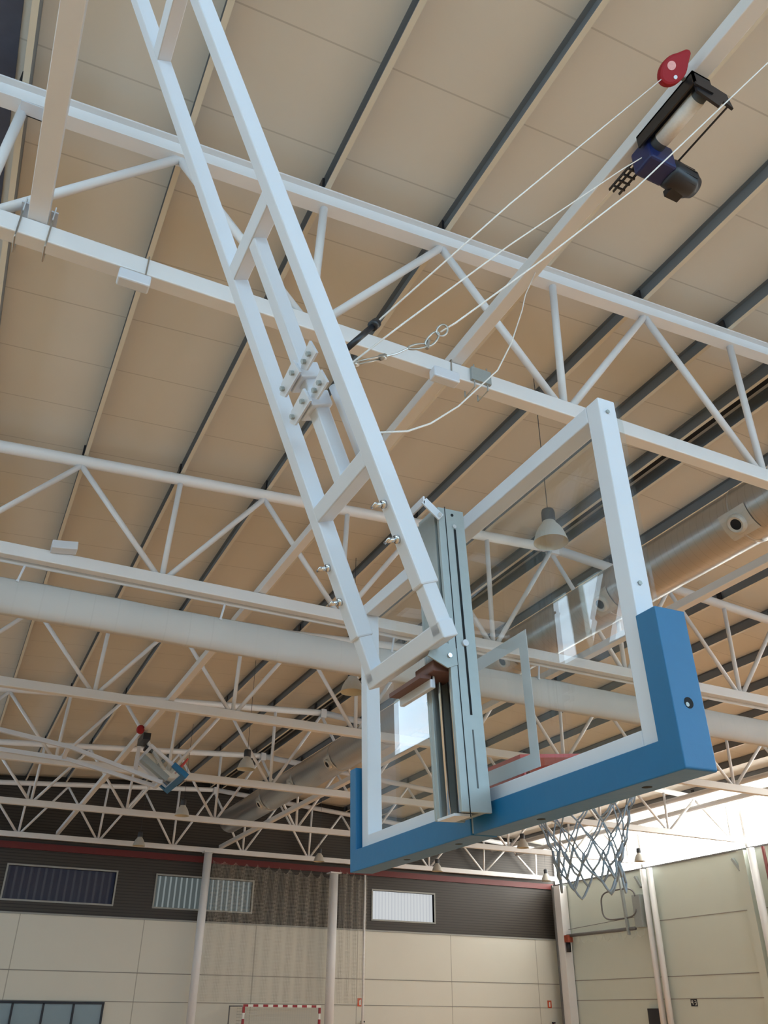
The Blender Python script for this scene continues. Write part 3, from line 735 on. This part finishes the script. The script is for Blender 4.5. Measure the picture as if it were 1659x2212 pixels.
# ------------------------------------------------------------------ pendant lamps
def make_lamp(loc, label, cable=2.4):
    x, y, z = loc
    o = thing('pendant_lamp', label, 'lamp', loc, 'bell-shaped pendant lamps')
    sh = MB().lathe([(.232, 0), (.228, .012), (.215, .06), (.19, .14), (.15, .22), (.10, .285), (.085, .32), (.075, .33)], loc, (0, 0, 1), 28).build('lamp_shade', LAMPM, o, smooth=True)
    sub(MB().lathe([(.226, .006), (.21, .06), (.185, .14), (.145, .22), (.095, .285), (0, .30)], loc, (0, 0, 1), 28), 'reflector', LAMPIN, sh, smooth=True)
    MB().lathe([(0, .31), (.085, .312), (.092, .34), (.092, .46), (.08, .50), (.03, .51), (0, .51)], loc, (0, 0, 1), 24).build('lamp_housing', LAMPCAP, o, smooth=True)
    cable = zroof(x)-z+.02
    MB().cyl((x, y, z+.5), (x, y, z+cable), .006, 6).build('cable', LAMPCAP, o)
    return o
L0 = make_lamp((6.26, 7.93, 7.15), 'bell-shaped pendant lamp seen through the upper part of the near glass backboard')
lamps = [((6.38, 14.7, 7.15), 'bell-shaped pendant lamp, mostly hidden behind the near mast foot'),
         ((6.41, 21.5, 7.15), 'bell-shaped pendant lamp right of the far folded-up goal'),
         ((6.43, 28.2, 7.15), 'bell-shaped pendant lamp, small, between the fourth and fifth trusses, straight below another'),
         ((6.40, 34.6, 7.15), 'smallest bell-shaped pendant lamp at the left, over the dark windows'),
         ((13.83, 34.8, 7.15), 'bell-shaped pendant lamp near the far wall, left of the blue padding corner'),
         ((19.4, 34.8, 7.15), 'bell-shaped pendant lamp near the far wall above the bright window'),
         ((25.3, 35.0, 7.15), 'bell-shaped pendant lamp in the far right corner over the corner column'),
         ((19.3, 28.0, 7.15), 'bell-shaped pendant lamp just below the near backboard, right of centre'),
         ((25.2, 28.4, 7.15), 'bell-shaped pendant lamp silhouetted against the blown-out window strip')]
for loc, lab in lamps: make_lamp(loc, lab)

# ------------------------------------------------------------------ columns, pipes and fittings on the far and right walls
def column(x, y, r, top, label, name='column'):
    o = thing(name, label, 'column', (x, y, 0), 'white round columns')
    MB().cyl((x, y, 0), (x, y, top), r, 18).build('shaft', WHITE2, o, smooth=True)
    MB().box(x-r*1.3, x+r*1.3, y-r*1.3, y+r*1.3, top-.04, top+.01).build('cap_plate', WHITE2, o)
    return o
column(9.62, 36.55, .16, 7.45, 'white round column in front of the far wall, left of the handball goal')
column(15.25, 36.55, .19, 7.02, 'white round column in front of the far wall, right of the handball goal')
tag(MB().cyl((16.80, 36.7, 0), (16.80, 36.7, 7.05), .05, 10).build('pole', WHITE2, smooth=True), 'thin white pole at the right edge of the net curtain', 'pole')
co = thing('corner_column', 'white square column in the corner of far and right walls', 'column', (27.0, 36.3, 0))
MB().box(26.72, 27.15, 35.98, 36.45, 0, 7.15).build('shaft', WHITE2, co, bevel=.01)
MB().box(26.66, 26.72, 36.45, 36.55, 0, 7.2).build('edge_strip', GREYBAR, co)
for (y, lab) in ((30.28, 'left one of the two white pipes running down the right wall'), (29.86, 'right one of the two white pipes running down the right wall')):
    tag(MB().cyl((26.95, y, 0), (26.95, y, 7.2), .12, 14).build('wall_pipe', WHITE2, smooth=True), lab, 'pipe', 'white pipes on the right wall')
tag(MB().box(26.9, 27.15, 24.62, 24.95, 0, 7.2).build('wall_column', WALLR), 'flat pilaster on the right wall at the right picture edge', 'column')
tag(MB().cyl((26.85, 24.2, 0), (26.85, 24.2, 7.2), .14, 14).build('wall_pipe', WHITE2, smooth=True), 'white pipe at the right picture edge beside the pilaster', 'pipe')
tag(MB().cyl((27.0, 23.75, 0), (27.0, 23.75, 7.2), .06, 10).build('wall_pipe', REDTRIM, smooth=True), 'thin dark red pipe on the right wall at the picture edge', 'pipe')
for y, lab in ((30.75, 'short white diagonal bracket beside the double wall pipes'), (25.15, 'short white diagonal bracket at the top of the right pilaster')):
    tag(MB().beam((27.12, y+.25, 7.0), (27.12, y-.05, 6.55), .12, .10).build('bracket', GREYP), lab, 'bracket')
# roller with red motor on the right wall
ro = thing('net_roller', 'dark horizontal roller on the right wall with a red motor at its left end', 'roller', (26.95, 33.5, 4.9))
MB().cyl((26.9, 31.15, 4.98), (26.9, 35.95, 4.98), .07, 14).build('roller_tube', GREYBAR, ro, smooth=True)
MB().box(26.72, 27.0, 35.66, 35.96, 4.70, 5.0).build('motor', mat('orange_red_motor', (.30, .06, .03), .5, noise=.3, nscale=12), ro, bevel=.02)
MB().cyl((26.85, 35.85, 4.30), (26.85, 35.85, 4.72), .11, 12).build('counterweight', BLACKM, ro, smooth=True)
lp = MB()
for k in range(9):
    ya = 35.6 - k*.55; yb = ya-.55
    lp.tube([(26.95, ya, 4.93), (26.95, ya*.8+yb*.2, 4.70), (26.95, (ya+yb)/2, 4.62), (26.95, ya*.2+yb*.8, 4.70), (26.95, yb, 4.93)], .012, 5)
lp.build('net_edge', WALLR, ro)
tag(MB().tube([(26.98, 35.9, 5.25), (26.98, 31.2, 5.42)], .012, 5).build('wire', GREYBAR), 'thin wire stretched on the right wall above the dark roller', 'wire')
ho = thing('wall_hose_reel', 'grey wall box with a rounded hose loop at the right end of the roller', 'hose', (27.1, 30.9, 5.6))
MB().box(26.85, 27.15, 30.62, 31.1, 5.0, 6.25).build('cabinet', GREYP, ho, bevel=.01)
MB().tube([(26.85, 32.0 + 1.15*(abs(math.cos(a))**.5)*(1 if math.cos(a) > 0 else -1), 5.98 + .58*(abs(math.sin(a))**.6)*(1 if math.sin(a) > 0 else -1)) for a in [PI*.9*(-1) + 2*PI*.92*i/36 for i in range(37)]], .035, 8).build('hose', GREYBAR, ho, smooth=True)
MB().beam((26.85, 31.7, 7.0), (26.85, 31.55, 4.75), .12, .10).build('upright', GREYP, ho)

# net curtains with scalloped top edge in front of the far wall
def net_curtain(x0, x1, y, n, drop, label):
    vs = []; fs = []; S = n*10
    for i in range(S+1):
        u = i/S; x = x0 + (x1-x0)*u; ph = (u*n) % 1
        top = 7.12 - drop*(math.sin(PI*ph)**.8) * (.35+.65*min(1, u*1.3)) - .12*u
        yy = y + .07*math.cos(2*PI*u*n)
        vs += [(x, yy, top), (x, yy, 2.12)]
    for i in range(S): fs.append((2*i, 2*i+1, 2*i+3, 2*i+2))
    return tag(MB().add(vs, fs).build('net_curtain', NETCURT), label, 'net', 'protective net curtains')
net_curtain(9.8, 15.05, 36.25, 11, .30, 'wide fine net curtain with scalloped top between the two round columns')
net_curtain(15.45, 16.75, 36.25, 4, .34, 'narrow gathered net curtain between the round column and the thin pole')

# handball goal
g = thing('handball_goal', 'red and white striped handball goal at the foot of the far wall', 'goal', (13.05, 36.0, 0))
STRX = lines_mat('bar_stripes', (0.78, 0.78, 0.74), (0.28, 0.01, 0.02), 'X', 0.4, 0.2, -11.45+40*.4, rough=.5)
STRZ = lines_mat('red_white_post_stripes', (0.78, 0.78, 0.74), (0.28, 0.01, 0.02), 'Z', 0.4, 0.2, 0.24, rough=.5)
MB().box(11.45, 14.65, 35.96, 36.04, 1.96, 2.04).build('crossbar', STRX, g)
for x in (11.49, 14.61): MB().box(x-.04, x+.04, 35.96, 36.04, 0, 1.96).build('post', STRZ, g)
MB().box(11.5, 14.6, 36.85, 36.86, 0, 2.0).add([(11.49, 36.02, 0), (11.49, 36.85, 0), (11.49, 36.85, 2), (11.49, 36.02, 2)], [(0, 1, 2, 3)]).build('net', GOALNET, g)
MB().beam((11.2, 36.9, 0), (11.2, 36.9, 2.0), .04, .04, (0, 1, 0)).beam((11.2, 36.9, 1.98), (11.5, 36.05, 1.98), .04, .04).build('back_stay', GREYBAR, g)

# fire signs and extinguishers
def sign(name, c, w, h, ax, label, cat='sign', colr=SIGNRED):
    o = thing(name, label, cat, c)
    x, y, z = c
    if ax == 'Y':
        p = MB().box(x-w/2, x+w/2, y-.01, y, z-h/2, z+h/2).build('plate', colr, o)
        sub(MB().box(x-w*.16, x+w*.16, y-.014, y-.01, z-h*.34, z+h*.22).box(x-w*.06, x+w*.16, y-.014, y-.01, z+h*.22, z+h*.32), 'pictogram', SIGNWH, p)
    else:
        p = MB().box(x-.01, x, y-w/2, y+w/2, z-h/2, z+h/2).build('plate', colr, o)
        q = MB()
        # figures 43
        for (a0, a1, b0, b1) in ((.12, .20, -.3, .35), (.12, .40, -.05, .05), (.32, .40, -.05, .35), (-.40, -.32, -.35, .35), (-.40, -.10, .27, .35), (-.40, -.10, -.04, .04), (-.40, -.10, -.35, -.27)):
            q.box(x-.014, x-.01, y+a0*w, y+a1*w, z+b0*h, z+b1*h)
        sub(q, 'figures', SIGNWH, p)
    return o
sign('fire_sign', (16.88, YF-.005, 2.18), .24, .30, 'Y', 'small red fire extinguisher sign right of the second round column')
sign('fire_sign', (26.45, YF-.005, 2.22), .22, .30, 'Y', 'small red fire extinguisher sign next to the corner column')
def extinguisher(x, label):
    o = thing('fire_extinguisher', label, 'fire extinguisher', (x, YF-.12, 1.0))
    MB().lathe([(0, 0), (.08, 0), (.09, .03), (.09, .36), (.05, .44), (.025, .46), (0, .46)], (x, YF-.12, 1.0), (0, 0, 1), 16).build('cylinder', RED, o, smooth=True)
    MB().box(x-.06, x+.10, YF-.15, YF-.09, 1.46, 1.52).build('valve', BLACKM, o)
extinguisher(16.95, 'fire extinguisher at the bottom edge under the sign by the second column')
extinguisher(26.5, 'fire extinguisher at the bottom edge under the sign by the corner')
sign('number_sign', (XR-.005, 28.7, 2.24), .34, .24, 'X', 'small dark square sign with white figures on the right wall', colr=DARKFR)

for o in scene.objects:
    if '_o' in o: del o['_o']
